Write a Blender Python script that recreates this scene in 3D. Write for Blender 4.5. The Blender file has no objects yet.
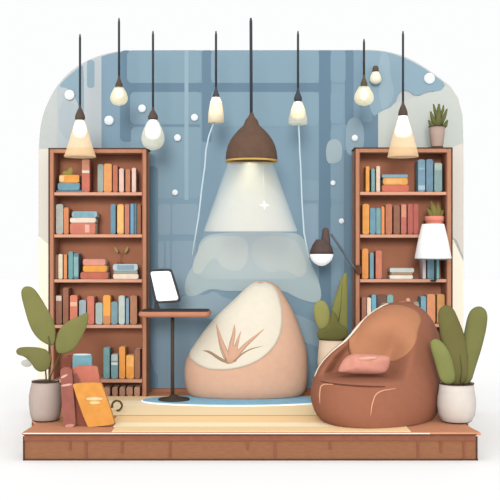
import bpy, bmesh, math
from mathutils import Vector
C = bpy.context.scene.collection
PI = math.pi
F, D, H = 960.0, 6.8, 1.289          # focal length in px, camera distance to platform edge, eye height

def at(px, py, Y):                   # a point seen at px,py standing at depth Y
    d = D + Y
    return Vector(((px - 250) / F * d, Y, H + (250 - py) / F * d))
def sx(px, Y): return (px - 250) / F * (D + Y)
def sz(py, Y): return H + (250 - py) / F * (D + Y)
def m_(n, Y): return n / F * (D + Y)  # size in metres of n px

# ---------------------------------------------------------------- materials
def lin(c):
    c /= 255.0
    return c / 12.92 if c <= 0.04045 else ((c + 0.055) / 1.055) ** 2.4
MATS = {}
KG = 1.95                             # how bright the daylight makes a plain surface
def mat(rgb, k=1.2, rough=0.85, noise=0.05, scale=18.0, emit=0.0, stretch=None):
    key = (rgb, k, rough, noise, scale, emit, stretch)
    if key in MATS: return MATS[key]
    m = bpy.data.materials.new('paint_%d_%d_%d' % rgb); m.use_nodes = True
    nt = m.node_tree; b = nt.nodes['Principled BSDF']
    k *= KG; col = [min(0.95, lin(v) / k) for v in rgb]
    b.inputs['Roughness'].default_value = rough
    b.inputs['Specular IOR Level'].default_value = 0.15
    if noise > 0:
        tc = nt.nodes.new('ShaderNodeTexCoord'); mp = nt.nodes.new('ShaderNodeMapping')
        nz = nt.nodes.new('ShaderNodeTexNoise'); cr = nt.nodes.new('ShaderNodeValToRGB')
        mp.inputs['Scale'].default_value = stretch or (1, 1, 1)
        nz.inputs['Scale'].default_value = scale; nz.inputs['Detail'].default_value = 1.5
        cr.color_ramp.elements[0].position = 0.38; cr.color_ramp.elements[1].position = 0.62
        cr.color_ramp.elements[0].color = [c * (1 - noise) for c in col] + [1]
        cr.color_ramp.elements[1].color = [min(0.97, c * (1 + noise)) for c in col] + [1]
        nt.links.new(tc.outputs['Object'], mp.inputs['Vector']); nt.links.new(mp.outputs['Vector'], nz.inputs['Vector'])
        nt.links.new(nz.outputs['Fac'], cr.inputs['Fac']); nt.links.new(cr.outputs['Color'], b.inputs['Base Color'])
    else:
        b.inputs['Base Color'].default_value = col + [1]
    if emit > 0:
        b.inputs['Emission Color'].default_value = [lin(v) for v in rgb] + [1]
        b.inputs['Emission Strength'].default_value = emit
    MATS[key] = m
    return m
def glow_mat(rgb, alpha):           # milky see-through shell for the glow around a bulb
    m = bpy.data.materials.new('milky_glow'); m.use_nodes = True
    nt = m.node_tree; nt.nodes.clear()
    out = nt.nodes.new('ShaderNodeOutputMaterial'); mx = nt.nodes.new('ShaderNodeMixShader'); ad = nt.nodes.new('ShaderNodeMixShader')
    tr = nt.nodes.new('ShaderNodeBsdfTransparent'); df = nt.nodes.new('ShaderNodeBsdfDiffuse'); tl = nt.nodes.new('ShaderNodeBsdfTranslucent')
    c = [lin(v) for v in rgb] + [1]
    df.inputs[0].default_value = c; tl.inputs[0].default_value = c
    ad.inputs[0].default_value = 0.5; mx.inputs[0].default_value = alpha
    nt.links.new(df.outputs[0], ad.inputs[1]); nt.links.new(tl.outputs[0], ad.inputs[2])
    nt.links.new(tr.outputs[0], mx.inputs[1]); nt.links.new(ad.outputs[0], mx.inputs[2]); nt.links.new(mx.outputs[0], out.inputs[0])
    return m
def haze_mat(rgb, dens):
    m = bpy.data.materials.new('haze'); m.use_nodes = True
    nt = m.node_tree; nt.nodes.clear()
    out = nt.nodes.new('ShaderNodeOutputMaterial'); v = nt.nodes.new('ShaderNodeVolumeScatter')
    v.inputs['Color'].default_value = [lin(c) for c in rgb] + [1]; v.inputs['Density'].default_value = dens
    nt.links.new(v.outputs[0], out.inputs['Volume'])
    return m

# ---------------------------------------------------------------- mesh helpers
def obj(name, bm, material, parent=None, smooth=False, bevel=0.0, sub=0, origin=None):
    bmesh.ops.recalc_face_normals(bm, faces=bm.faces)
    if origin is not None: bmesh.ops.translate(bm, verts=bm.verts, vec=-Vector(origin))
    me = bpy.data.meshes.new(name); bm.to_mesh(me); bm.free()
    for mm in (material if isinstance(material, (list, tuple)) else [material]): me.materials.append(mm)
    if smooth:
        for p in me.polygons: p.use_smooth = True
    o = bpy.data.objects.new(name, me); C.objects.link(o)
    if origin is not None: o.location = origin
    if parent is not None:
        o.parent = parent
        p, off = parent, Vector((0, 0, 0))
        while p is not None:
            off += p.location; p = p.parent
        o.location = Vector(o.location) - off
    if bevel > 0:
        md = o.modifiers.new('bevel', 'BEVEL'); md.width = bevel; md.segments = 3; md.limit_method = 'ANGLE'
    if sub:
        md = o.modifiers.new('sub', 'SUBSURF'); md.levels = sub; md.render_levels = sub
    return o
def thing(name, label, cat, loc, group=None):
    o = bpy.data.objects.new(name, None); C.objects.link(o); o.location = loc; o.empty_display_size = 0.1
    o['label'] = label; o['category'] = cat
    if group: o['group'] = group
    return o
def tag(o, label, cat, group=None, kind=None):
    if label: o['label'] = label
    if cat: o['category'] = cat
    if group: o['group'] = group
    if kind: o['kind'] = kind
    return o
def box(bm, x0, x1, y0, y1, z0, z1, mi=0):
    vs = [bm.verts.new((x, y, z)) for x in (x0, x1) for y in (y0, y1) for z in (z0, z1)]
    for f in ((0, 1, 3, 2), (4, 6, 7, 5), (0, 4, 5, 1), (2, 3, 7, 6), (0, 2, 6, 4), (1, 5, 7, 3)):
        fc = bm.faces.new([vs[i] for i in f]); fc.material_index = mi
def B(*a):
    bm = bmesh.new(); box(bm, *a); return bm
def chaikin(p, n=2, closed=True):
    for _ in range(n):
        q = []
        N = len(p)
        if closed:
            for i in range(N):
                a, b = p[i], p[(i + 1) % N]
                q += [(a[0] * .75 + b[0] * .25, a[1] * .75 + b[1] * .25), (a[0] * .25 + b[0] * .75, a[1] * .25 + b[1] * .75)]
        else:
            q = [p[0]]
            for i in range(N - 1):
                a, b = p[i], p[i + 1]
                q += [(a[0] * .75 + b[0] * .25, a[1] * .75 + b[1] * .25), (a[0] * .25 + b[0] * .75, a[1] * .25 + b[1] * .75)]
            q.append(p[-1])
        p = q
    return p
def rrect(x0, x1, z0, z1, r, n=6):
    r = min(r, abs(x1 - x0) / 2.01, abs(z1 - z0) / 2.01)
    out = []
    for cx, cz, a0 in ((x1 - r, z1 - r, 0), (x0 + r, z1 - r, 90), (x0 + r, z0 + r, 180), (x1 - r, z0 + r, 270)):
        for k in range(n + 1):
            a = math.radians(a0 + 90 * k / n); out.append((cx + r * math.cos(a), cz + r * math.sin(a)))
    return out
def prism(bm, pts, y0, y1, mi=0):    # outline in x,z pushed through y
    a = [bm.verts.new((x, y0, z)) for x, z in pts]; b = [bm.verts.new((x, y1, z)) for x, z in pts]
    fs = [bm.faces.new(a), bm.faces.new(b[::-1])]
    for i in range(len(pts)):
        j = (i + 1) % len(pts); fs.append(bm.faces.new((a[i], b[i], b[j], a[j])))
    for f in fs: f.material_index = mi
def prism_z(bm, pts, z0, z1, mi=0):  # outline in x,y pushed through z
    a = [bm.verts.new((x, y, z0)) for x, y in pts]; b = [bm.verts.new((x, y, z1)) for x, y in pts]
    fs = [bm.faces.new(a[::-1]), bm.faces.new(b)]
    for i in range(len(pts)):
        j = (i + 1) % len(pts); fs.append(bm.faces.new((a[i], a[j], b[j], b[i])))
    for f in fs: f.material_index = mi
def lathe(bm, prof, cx, cy, n=40, cap0=True, cap1=True):
    rings = []
    for r, z in prof:
        rings.append([bm.verts.new((cx + r * math.cos(2 * PI * k / n), cy + r * math.sin(2 * PI * k / n), z)) for k in range(n)])
    for a, b in zip(rings, rings[1:]):
        for k in range(n):
            j = (k + 1) % n; bm.faces.new((a[k], a[j], b[j], b[k]))
    if cap0: bm.faces.new(rings[0])
    if cap1: bm.faces.new(rings[-1])
def tube(bm, pts, rad, n=10):
    pts = [Vector(p) for p in pts]
    if not isinstance(rad, (list, tuple)): rad = [rad] * len(pts)
    rings = []
    for i, p in enumerate(pts):
        t = (pts[min(i + 1, len(pts) - 1)] - pts[max(i - 1, 0)]).normalized()
        u = t.cross(Vector((0, 1, 0)))
        if u.length < 0.05: u = t.cross(Vector((1, 0, 0)))
        u.normalize(); w = t.cross(u)
        rings.append([bm.verts.new(p + (u * math.cos(2 * PI * k / n) + w * math.sin(2 * PI * k / n)) * rad[i]) for k in range(n)])
    for a, b in zip(rings, rings[1:]):
        for k in range(n):
            j = (k + 1) % n; bm.faces.new((a[k], a[j], b[j], b[k]))
    bm.faces.new(rings[0]); bm.faces.new(rings[-1])
def blob(bm, pts, Y, th, rings=7, cen=None):   # plump leaf or lobe from its outline, real thickness th
    n = len(pts)
    cx, cz = cen or (sum(p[0] for p in pts) / n, sum(p[1] for p in pts) / n)
    edge = [bm.verts.new((x, Y, z)) for x, z in pts]
    for sgn in (-1, 1):
        prev = edge
        for k in range(1, rings):
            s = math.cos(PI / 2 * k / rings)
            cur = [bm.verts.new((cx + (x - cx) * s, Y + sgn * th / 2 * math.sqrt(1 - s * s), cz + (z - cz) * s)) for x, z in pts]
            for i in range(n):
                j = (i + 1) % n; bm.faces.new((prev[i], prev[j], cur[j], cur[i]))
            prev = cur
        bm.faces.new(prev)
def W(pts, Y, ox=0, oy=0, s=1.0):    # crop pixels to x,z metres at depth Y
    return [(sx(ox + x / s, Y), sz(oy + y / s, Y)) for x, y in pts]
def interp(tab, v):
    if v <= tab[0][0]: return tab[0][1]
    for (a, x), (b, y) in zip(tab, tab[1:]):
        if v <= b: return x + (y - x) * (v - a) / (b - a)
    return tab[-1][1]

# ---------------------------------------------------------------- colours
BROWN = mat((186, 120, 90), 1.25, stretch=(1, 6, 6)); FRAME = mat((198, 140, 110), 1.15, stretch=(4, 4, .6))
SHELF = mat((226, 168, 140), 1.12, stretch=(.6, 4, 4)); BACKP = mat((158, 104, 80), .78, noise=.08, scale=3)
DARK = mat((92, 62, 50), 1.0); CORD = mat((62, 66, 72), 1.0); SOCK = mat((92, 74, 66), 1.1); WHITE = mat((252, 252, 250), 1.1, noise=0)
OUT = mat((84, 60, 48), 1.0)

# ---------------------------------------------------------------- setting
bm = bmesh.new(); prism_z(bm, [(-30, -6.6), (30, -6.6), (30, 40), (-30, 40)], -0.30, -0.20)
tag(obj('ground', bm, mat((248, 248, 248), .75, noise=0)), 'plain white ground all around the raised platform', None, kind='structure')

plan = [(-1.60, 0.0), (-1.592, .33), (-1.66, .50), (-1.80, 1.50), (-1.96, 1.97), (-1.96, 2.12), (1.96, 2.12), (1.96, 1.97), (1.80, 1.50), (1.66, .50), (1.592, .33), (1.60, 0.0)]
bm = bmesh.new(); prism_z(bm, plan, -0.20, -0.02)
obj('floor_base', bm, mat((168, 114, 82), 1.22, stretch=(1, 1, 4)))['kind'] = 'structure'
pl2 = [(x * 1.0, y) for x, y in plan]
pl2[0] = (-1.612, -0.02); pl2[-1] = (1.632, -0.02)
bm = bmesh.new(); prism_z(bm, pl2, -0.02, 0.0)
fl = obj('floor', bm, mat((198, 136, 102), .78, stretch=(.5, 5, 1)), bevel=.006); fl['kind'] = 'structure'
fl['label'] = 'brown wooden deck of the low platform'
# white highlight painted along the nosing, dark underline, rail band and panel dividers on the front
t = bpy.data.objects.new('trim_1', None); C.objects.link(t); t['kind'] = 'structure'
obj('nosing_highlight', B(-1.60, 1.27, -.026, -.018, -.010, -.003), mat((252, 240, 226), 1.0, noise=0), t)
obj('top_line', B(-1.60, 1.60, -.026, -.018, -.0175, -.012), DARK, t)
obj('rail', B(-1.598, 1.598, -.012, .002, -.062, -.021), mat((154, 96, 72), 1.1), t, bevel=.004)
obj('foot_line', B(-1.60, 1.612, -.012, .002, -.20, -.190), DARK, t)
obj('corner_line', B(-1.606, -1.597, -.012, .002, -.20, -.03), DARK, t)
obj('corner_line', B(1.600, 1.610, -.012, .002, -.20, -.03), DARK, t)
for px, dy in ((70, 18), (86, 27), (122, 21), (170, 27), (247.6, 17), (275, 26), (330, 17), (418, 27), (441, 20), (464, 27)):
    bm = bmesh.new(); prism(bm, [(sx(px - 2.6, 0), -.06), (sx(px + 2.6, 0), -.06), (sx(px + 1.1, 0), -.075), (sx(px + 1.1, 0), -.045 - m_(dy - 6, 0)), (sx(px - 1.1, 0), -.045 - m_(dy - 6, 0)), (sx(px - 1.1, 0), -.075)], -.008, .002)
    obj('panel_divider', bm, mat((150, 92, 70), 1.1), t)
# pale plank floor inset
def fy(py): return F * H / (py - 250) - D
planks = [(432, 427, (240, 206, 156)), (427, 423, (252, 232, 196)), (423, 416.5, (250, 212, 158)), (416.5, 415.5, (214, 172, 128)), (415.5, 406, (250, 224, 180)), (406, 401, (252, 234, 200)), (401, 396.5, (244, 214, 168))]
pr = bpy.data.objects.new('floor_planks', None); C.objects.link(pr); pr['kind'] = 'structure'; pr['label'] = 'pale wooden planks laid into the brown deck'
for (a, b, c), xl in zip(planks, (-.98, -.995, -1.03, -1.05, -1.13, -1.20, -1.26)):
    y0, y1 = fy(a) + (0.004 if a == 432 else 0), fy(b)
    obj('plank', B(xl, 1.14, y0, y1, .0, .004), mat(c, .74, noise=.015, stretch=(.4, 6, 1)), pr)

# ---------------------------------------------------------------- wall with its painted window
YW = 1.95
wall = bpy.data.objects.new('wall_back', None); C.objects.link(wall); wall['kind'] = 'structure'
wall['label'] = 'round-cornered back wall painted in blue and pale grey'
outl = [(38.5, 425), (38.5, 172), (39, 140), (41, 122), (46, 106), (54, 90), (65, 76), (80, 64), (96, 56.5), (114, 51.5), (130, 50), (350, 50), (376, 49.5), (400, 54), (420, 64), (437, 76), (450, 86), (458, 98), (462.5, 116), (463.5, 140), (463.5, 425)]
bm = bmesh.new(); prism(bm, W(chaikin(outl, 2), YW), YW, YW + .12)
obj('wall_slab', bm, mat((208, 213, 212), 1.2, noise=.01), wall)
layer = [0]
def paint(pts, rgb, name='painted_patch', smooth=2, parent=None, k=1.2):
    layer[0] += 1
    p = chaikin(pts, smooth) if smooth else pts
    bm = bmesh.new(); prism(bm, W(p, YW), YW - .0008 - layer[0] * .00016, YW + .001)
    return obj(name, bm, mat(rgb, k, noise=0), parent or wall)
def pr_(x0, x1, y0, y1, rgb, r=4, name='window_pane', parent=None):
    return paint(rrect(x0, x1, y0, y1, r, 4), rgb, name, 0, parent)
# left, pale part
paint([(57, 88), (66, 78), (80, 66.5), (96, 58.5), (108, 55), (108, 150), (57, 150)], (198, 207, 212), smooth=0)
paint([(58, 87), (66, 78), (80, 66.5), (84, 65), (84, 122), (82, 120), (76, 98), (68, 88)], (152, 179, 194), smooth=1)
paint([(58, 100), (76, 104), (84, 110), (84, 140), (60, 140)], (188, 201, 208), smooth=1)
pr_(87, 94.5, 60, 88, (152, 179, 194), 3, 'painted_patch')
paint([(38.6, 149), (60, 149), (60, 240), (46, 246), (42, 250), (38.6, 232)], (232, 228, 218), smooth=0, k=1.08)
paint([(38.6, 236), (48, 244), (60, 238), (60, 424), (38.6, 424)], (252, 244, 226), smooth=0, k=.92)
# blue field
win = bpy.data.objects.new('window_1', None); C.objects.link(win); win['kind'] = 'structure'; win['label'] = 'wide blue window with soft mullions behind the lamps'
paint([(101.5, 56.6), (108, 54.4), (118, 52.2), (130, 50.8), (346, 50.4), (378, 51), (378, 392), (101.5, 392)], (137, 166, 185), 'window_glass', 0, win)
P_ = (143, 172, 189); M_ = (113, 142, 163)
paint([(102, 57), (109, 54.6), (120, 52.4), (120, 150), (102, 150)], (140, 168, 188), 'window_glass', 0, win)
pr_(120, 133, 50.4, 142, M_, 5, 'mullion', win)
pr_(126, 328, 83, 92.2, M_, 1, 'mullion', win)
pr_(202, 211.5, 50.4, 142, M_, 2, 'mullion', win)
pr_(130, 200, 124.5, 127, (122, 150, 170), 1, 'mullion', win)
for a in ((127, 201, 50.4, 83), (130, 201, 92, 124), (131, 201, 127, 198), (211, 319, 50.4, 83), (211, 319, 92, 126)):
    pr_(*a, P_, 5, 'window_pane', win)
pr_(184.5, 188.5, 50.4, 200, (160, 187, 202), 1, 'curtain_edge', win)
pr_(147, 158, 166, 390, (120, 149, 168), 5, 'mullion', win)
pr_(319, 331, 50.4, 345, (110, 140, 161), 1, 'mullion', win)
pr_(345, 353.5, 50.4, 125, (113, 142, 163), 1, 'mullion', win)
pr_(353.5, 361, 50.4, 120, (136, 165, 185), 1, 'window_pane', win)
for a in ((330.5, 345.5, 50.4, 83), (330.5, 343.5, 91, 124), (330.5, 343.5, 127, 152), (330.5, 343.5, 155, 201), (330.5, 343.5, 205, 248), (334, 344, 252, 345)):
    pr_(*a, (139, 168, 187), 4, 'window_pane', win)
pr_(344, 356, 150, 392, (118, 146, 166), 1, 'mullion', win)
pr_(360, 378, 85, 150, (120, 148, 169), 3, 'mullion', win)
pr_(360, 372, 106, 122, (132, 161, 181), 3, 'window_pane', win)
for a in ((158, 171, 204, 235), (172, 198, 204, 235), (158, 164, 241, 268), (166, 170, 241, 268), (172, 196, 241, 300)):
    pr_(*a, (150, 175, 192), 3, 'window_pane', win)
pr_(303, 319, 180, 201, (143, 171, 189), 3, 'window_pane', win)
pr_(304, 318, 204, 250, (150, 175, 194), 3, 'window_pane', win)
paint([(158, 300), (172, 292), (186, 296), (200, 286), (225, 298), (225, 388), (150, 388), (150, 302)], (138, 164, 182), smooth=2, parent=win)
# lamp haze under the big pendant, painted on as pale patches
paint([(176, 306), (186, 292), (205, 296), (214, 290), (226, 300), (320, 318), (331, 352), (300, 340), (240, 330), (190, 312)], (158, 182, 196), 'pale_patch', 2, win)
paint([(184, 296), (186, 276), (196, 262), (200, 236), (230, 232), (290, 232), (304, 236), (308, 258), (320, 282), (322, 304), (300, 300), (280, 288), (230, 292), (210, 288), (196, 296)], (184, 203, 208), 'pale_patch', 2, win)
paint([(190, 270), (202, 240), (218, 236), (248, 236), (248, 262), (238, 272), (222, 268), (216, 256), (208, 262), (200, 276)], (204, 215, 213), 'pale_patch', 2, win)
paint([(252, 236), (292, 236), (302, 250), (308, 270), (300, 280), (286, 268), (270, 274), (252, 262)], (198, 210, 210), 'pale_patch', 2, win)
paint([(326, 163), (326, 142), (336, 138), (342, 144), (342, 160), (334, 164)], (172, 192, 200), 'pale_patch', 2, win)  # plain pale patches right of the big lamp
paint([(345, 150), (346, 122), (355, 116), (364, 124), (364, 150), (356, 156), (350, 156)], (152, 176, 190), 'pale_patch', 2, win)
# right, pale part and the blue sweep over it
paint([(378, 149), (378, 112), (392, 104), (440, 90), (447, 84), (450, 86.2), (458, 98.2), (462.4, 116), (463.4, 149)], (212, 218, 213), smooth=0)
paint([(361, 50.8), (378, 51), (398, 55.2), (418, 64.8), (434, 75.6), (446, 84.5), (440, 92), (428, 91), (416, 97), (407, 90), (399, 92), (394, 106), (380, 112), (372, 118), (366, 90)], (151, 179, 196), smooth=1)
paint([(378.5, 51), (389, 53), (390, 78), (395, 90), (390, 106), (379, 110)], (163, 188, 202), smooth=1)
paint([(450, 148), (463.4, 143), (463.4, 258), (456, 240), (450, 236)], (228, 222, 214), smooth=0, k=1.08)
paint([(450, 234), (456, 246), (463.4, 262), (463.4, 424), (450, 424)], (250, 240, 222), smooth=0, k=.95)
obj('baseboard_back', B(sx(108, YW), sx(378, YW), YW - .04, YW - .002, 0, .030), mat((170, 112, 86), 1.0))['kind'] = 'structure'

# small white dots, flat domes set against the wall
for i, (px, py, r, lab) in enumerate(((69.5, 95, 5.2, 'large white dot on grey wall beside the leftmost pendant lamp'), (109, 120.5, 4.8, 'large white dot between the leftmost lamp and the globe lamp'),
        (142, 108.5, 4, 'white dot left of the third pendant cord, on blue window'), (194.5, 117.5, 3.6, 'white dot just left of the cream bulb lamp'),
        (177.5, 137.8, 3.5, 'white dot right of the third pendant lamp bulb'), (175, 192.5, 3, 'small white dot low on the window beside left bookcase'),
        (354.8, 138, 3.2, 'white dot inside pale patch beside right bookcase'), (333, 183, 2.6, 'small white dot above the swing-arm lamp'),
        (341.5, 221, 2.7, 'small white dot directly over the swing arm of lamp'), (429.5, 78.5, 5.6, 'large white snow dot at the wall\'s upper right corner'))):  # the corner dot is a plain white dot too
    r_ = m_(r, YW); c = at(px, py, YW - .012)
    bm = bmesh.new(); bmesh.ops.create_uvsphere(bm, u_segments=20, v_segments=10, radius=r_)
    for v in bm.verts: v.co.y *= 0.25
    tag(obj('white_dot', bm, mat((240, 248, 254), 1.1, noise=0), smooth=True, origin=None), lab, 'decoration', 'white dots on the back wall').location = (c.x, YW - .014, c.z)

# ---------------------------------------------------------------- rug
YR = 1.36
def ell(cx, cy, rx, ry, n=72, p=2.0):
    return [(cx + rx * abs(math.cos(a)) ** (2 / p) * (1 if math.cos(a) > 0 else -1), cy + ry * abs(math.sin(a)) ** (2 / p) * (1 if math.sin(a) > 0 else -1)) for a in [2 * PI * k / n for k in range(n)]]
rug = thing('rug', 'oval blue rug with white edge under the cream bean bag', 'rug', (sx(235, YR), YR, .004))
bm = bmesh.new(); prism_z(bm, ell(sx(235, YR), YR + .01, .80, .285), .0045, .010); obj('border', bm, mat((240, 246, 248), .6, noise=0), rug)
bm = bmesh.new(); prism_z(bm, ell(sx(235, YR), YR + .022, .785, .268), .009, .014); obj('pile', bm, mat((130, 172, 195), .62), rug)

# ---------------------------------------------------------------- bookcases
YB = 1.62; DB = .26
def bookcase(label, x0, x1, xi0, xi1, ytop, tops, name='bookcase'):
    X0, X1, I0, I1 = sx(x0, YB), sx(x1, YB), sx(xi0, YB), sx(xi1, YB); Z1 = sz(ytop, YB)
    t = thing(name, label, 'bookcase', ((X0 + X1) / 2, YB, 0))
    obj('side_panel', B(X0, I0, YB, YB + DB, .0, Z1), FRAME, t, bevel=.006)
    obj('side_panel', B(I1, X1, YB, YB + DB, .0, Z1), FRAME, t, bevel=.006)
    obj('back_panel', B(I0, I1, YB + DB - .015, YB + DB, .0, Z1 - .02), BACKP, t)
    zt = Z1 - m_(4, YB)
    obj('top_board', B(I0 - .002, I1 + .002, YB - .003, YB + DB, zt, Z1 - .001), FRAME, t, bevel=.005)
    fl_ = []
    for i, py in enumerate(tops):
        z = sz(py, YB)
        th = m_(3.2, YB)
        if i == len(tops) - 1: th = z
        s = obj('shelf', B(I0 - .001, I1 + .001, YB + .002, YB + DB - .014, max(z - th, 0.0), z), SHELF, t, bevel=.004)
        fl_.append(z)
    # dark outer edging and small rounded gussets where shelves meet the sides
    e = m_(1.1, YB)
    bm = bmesh.new()
    box(bm, X0 - e, X0, YB - .004, YB + .012, 0, Z1 + e); box(bm, X1, X1 + e, YB - .004, YB + .012, 0, Z1 + e); box(bm, X0 - e, X1 + e, YB - .004, YB + DB, Z1, Z1 + e)
    obj('dark_edging', bm, OUT, t)
    bm = bmesh.new()
    box(bm, I0 - .007, I0, YB - .003, YB, m_(4, YB), zt); box(bm, I1, I1 + .007, YB - .003, YB, m_(4, YB), zt)
    obj('inner_edging', bm, mat((150, 92, 70), 1.0), t)
    return t, fl_
LT, LS = bookcase('tall brown bookcase on the left, behind leafy plant and side table', 49.5, 146.5, 54, 142, 149, (192.2, 234.3, 279.3, 325, 379.5, 397))
RT, RS = bookcase('tall brown bookcase on the right, behind the brown bean bag chair', 355.5, 451.5, 360, 446.5, 148.5, (191.8, 234.5, 279.2, 324, 362, 397))

SH = {'L1': (LS[0], 'top shelf of left bookcase'), 'L2': (LS[1], 'second shelf of left bookcase'), 'L3': (LS[2], 'third shelf of left bookcase'),
      'L4': (LS[3], 'fourth shelf of left bookcase'), 'L5': (LS[4], 'fifth shelf of left bookcase'), 'L6': (LS[5], 'lowest shelf of left bookcase'),
      'R1': (RS[0], 'top shelf of right bookcase'), 'R2': (RS[1], 'second shelf of right bookcase'), 'R3': (RS[2], 'third shelf of right bookcase'), 'R4': (RS[3], 'fourth shelf of right bookcase')}
ORD = ['first', 'second', 'third', 'fourth', 'fifth', 'sixth', 'seventh', 'eighth', 'ninth', 'tenth', 'eleventh', 'twelfth']
cnt = {}
PAGES = mat((246, 236, 216), 1.0)
def soft(c):                          # the blues and teals of the spines are greyish and pale
    return tuple(int(v * .6 + g * .4) for v, g in zip(c, (166, 184, 188))) if c[2] > c[0] + 15 else c
def swap(v, axis): return v if axis == 'z' else (v[2], v[1], v[0])
def u_cover(bm, a0, a1, y0, y1, c0, c1, axis):
    # rounded spine facing the viewer plus two boards behind it; a runs across the spine, c along it
    w = a1 - a0; r = min(w * .36, .02); t = min(.004, w * .12)
    ol = rrect(a0, a1, c0, c1, r, 5)
    ins = rrect(a0 + .0022, a1 - .0022, c0 + .0022, c1 - .0022, r, 5)
    rows = [(ins, y0), (ol, y0 + .0035), (ol, y0 + .016)]
    R = [[bm.verts.new(swap((a, y, c), axis)) for a, c in o] for o, y in rows]
    n = len(ol)
    bm.faces.new(R[0]); bm.faces.new(R[2][::-1])
    for A, Q in zip(R, R[1:]):
        for i in range(n):
            j = (i + 1) % n; bm.faces.new((A[i], A[j], Q[j], Q[i]))
    for p, q in ((a0, a0 + t), (a1 - t, a1)):
        lo, hi = swap((p, y0 + .012, c0 + r * .5), axis), swap((q, y1, c1 - r * .5), axis)
        box(bm, min(lo[0], hi[0]), max(lo[0], hi[0]), lo[1], hi[1], min(lo[2], hi[2]), max(lo[2], hi[2]))
def up(sh, x0, x1, yt, rgb, word, bands=(), dep=.035, k=1.16, lift=0, lean=0):
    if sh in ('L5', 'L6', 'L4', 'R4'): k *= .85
    z0, where = SH[sh]; Y = YB + dep
    cnt[sh] = cnt.get(sh, 0) + 1
    X0, X1, Z1 = sx(x0, Y), sx(x1, Y), sz(yt, Y)
    z0 += .0005 + lift
    dpt = min(.15, DB - .02 - dep)
    b = thing('book', '%s upright book, %s from left among upright books on %s' % (word, ORD[cnt[sh] - 1], where), 'book', ((X0 + X1) / 2, Y, z0), 'upright books on the ' + where)
    b['label'] = '%s book, %s upright from left on the %s' % (word, ORD[cnt[sh] - 1], where)
    bm = bmesh.new(); u_cover(bm, X0, X1, Y, Y + dpt, z0, Z1, 'z'); obj('cover', bm, mat(soft(rgb), k), b)
    t = min(.004, (X1 - X0) * .12) + .0004
    obj('pages', B(X0 + t, X1 - t, Y + .017, Y + dpt - .004, z0 + .003, Z1 - .006), PAGES, b)
    for f0, f1, c in bands:          # fractions of the spine height from the foot
        obj('spine_band', B(X0 + .003, X1 - .003, Y - .0015, Y + .006, z0 + (Z1 - z0) * f0, z0 + (Z1 - z0) * f1), mat(soft(c), k), b, bevel=.002)
    return b
def flat(sh, x0, x1, y0, y1, rgb, word, place, zb=None, dep=.03, k=1.16, band=None, dp=.15):
    z0, where = SH[sh]; Y = YB + dep
    zb = z0 + .0005 if zb is None else zb
    zt = zb + m_(y1 - y0, Y)
    X0, X1 = sx(x0, Y), sx(x1, Y)
    b = thing('book', '%s book, %s on the %s' % (word, place, where), 'book', ((X0 + X1) / 2, Y, zb), 'books lying flat on the ' + where)
    bm = bmesh.new(); u_cover(bm, zb, zt, Y, Y + dp, X0, X1, 'x'); obj('cover', bm, mat(soft(rgb), k), b)
    t = min(.004, (zt - zb) * .12) + .0004
    obj('pages', B(X0 + .003, X1 - .003, Y + .017, Y + dp - .004, zb + t, zt - t), PAGES, b)
    if band: obj('spine_band', B(sx(band[0], Y), sx(band[1], Y), Y - .0015, Y + .006, zb + (zt - zb) * .15, zb + (zt - zb) * .85), mat(soft(band[2]), k), b, bevel=.002)
    return zt + .0006
# left bookcase
z = flat('L1', 56, 84, 190, 192, (72, 112, 142), 'thin dark blue', 'bottom of flat stack')
z = flat('L1', 57.6, 79.6, 182.5, 190, (92, 152, 174), 'blue', 'middle of flat stack', z)
z1 = flat('L1', 59, 79.2, 173, 181, (242, 168, 84), 'orange', 'uppermost of flat stack', z, band=(59.5, 64, (250, 214, 160)))
up('L1', 81.7, 89.7, 159, (212, 124, 106), 'tall salmon', [(.58, .66, (250, 236, 220)), (.66, .97, (220, 156, 126))])
up('L1', 97.5, 103.4, 164, (168, 178, 172), 'grey-green'); up('L1', 103.6, 111.8, 163.5, (236, 168, 106), 'wide orange')
up('L1', 112.7, 117.6, 165, (202, 124, 98), 'reddish brown'); up('L1', 119, 123.8, 168.3, (242, 206, 190), 'pale pink')
up('L1', 125.4, 130.2, 169, (208, 138, 104), 'tan'); up('L1', 131.7, 136, 167.7, (242, 208, 194), 'narrow pale pink')
up('L2', 55.8, 63.2, 204, (192, 190, 182), 'light grey'); up('L2', 63.6, 68.6, 207.3, (226, 146, 102), 'orange')
z = flat('L2', 69.8, 95.4, 221, 232.5, (218, 134, 114), 'thick salmon', 'bottom of flat stack', band=(85, 89.5, (244, 190, 168)))
z = flat('L2', 69.8, 95.8, 216, 221, (248, 226, 208), 'cream', 'middle of flat stack', z)
flat('L2', 71.7, 97, 209.3, 215.6, (166, 192, 204), 'blue-grey', 'uppermost of flat stack', z, band=(74, 94, (110, 180, 200)))
up('L2', 110.5, 115.6, 204, (84, 140, 168), 'blue'); up('L2', 117, 123.8, 204, (242, 178, 104), 'wide orange', [(.05, .95, (248, 196, 124))])
up('L2', 124.6, 129.4, 204, (206, 132, 114), 'salmon'); up('L2', 130.3, 133.8, 203.7, (92, 162, 208), 'bright blue')
up('L2', 134.2, 136.6, 203.5, (74, 98, 112), 'thin slate'); up('L2', 137, 141, 204, (168, 112, 84), 'brown')
up('L3', 55.2, 58, 254.3, (152, 106, 82), 'thin brown'); up('L3', 58.2, 62.6, 254, (242, 226, 202), 'cream')
up('L3', 63.6, 67, 254.3, (236, 158, 104), 'narrow orange'); up('L3', 68.3, 73, 251.4, (96, 166, 172), 'teal')
up('L3', 73.4, 78.6, 252.8, (88, 112, 128), 'slate', [(.1, .85, (134, 188, 192))])
z = flat('L3', 80.3, 108, 269.6, 276.6, (202, 116, 96), 'brick red', 'bottom of coloured flat stack')
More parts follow.
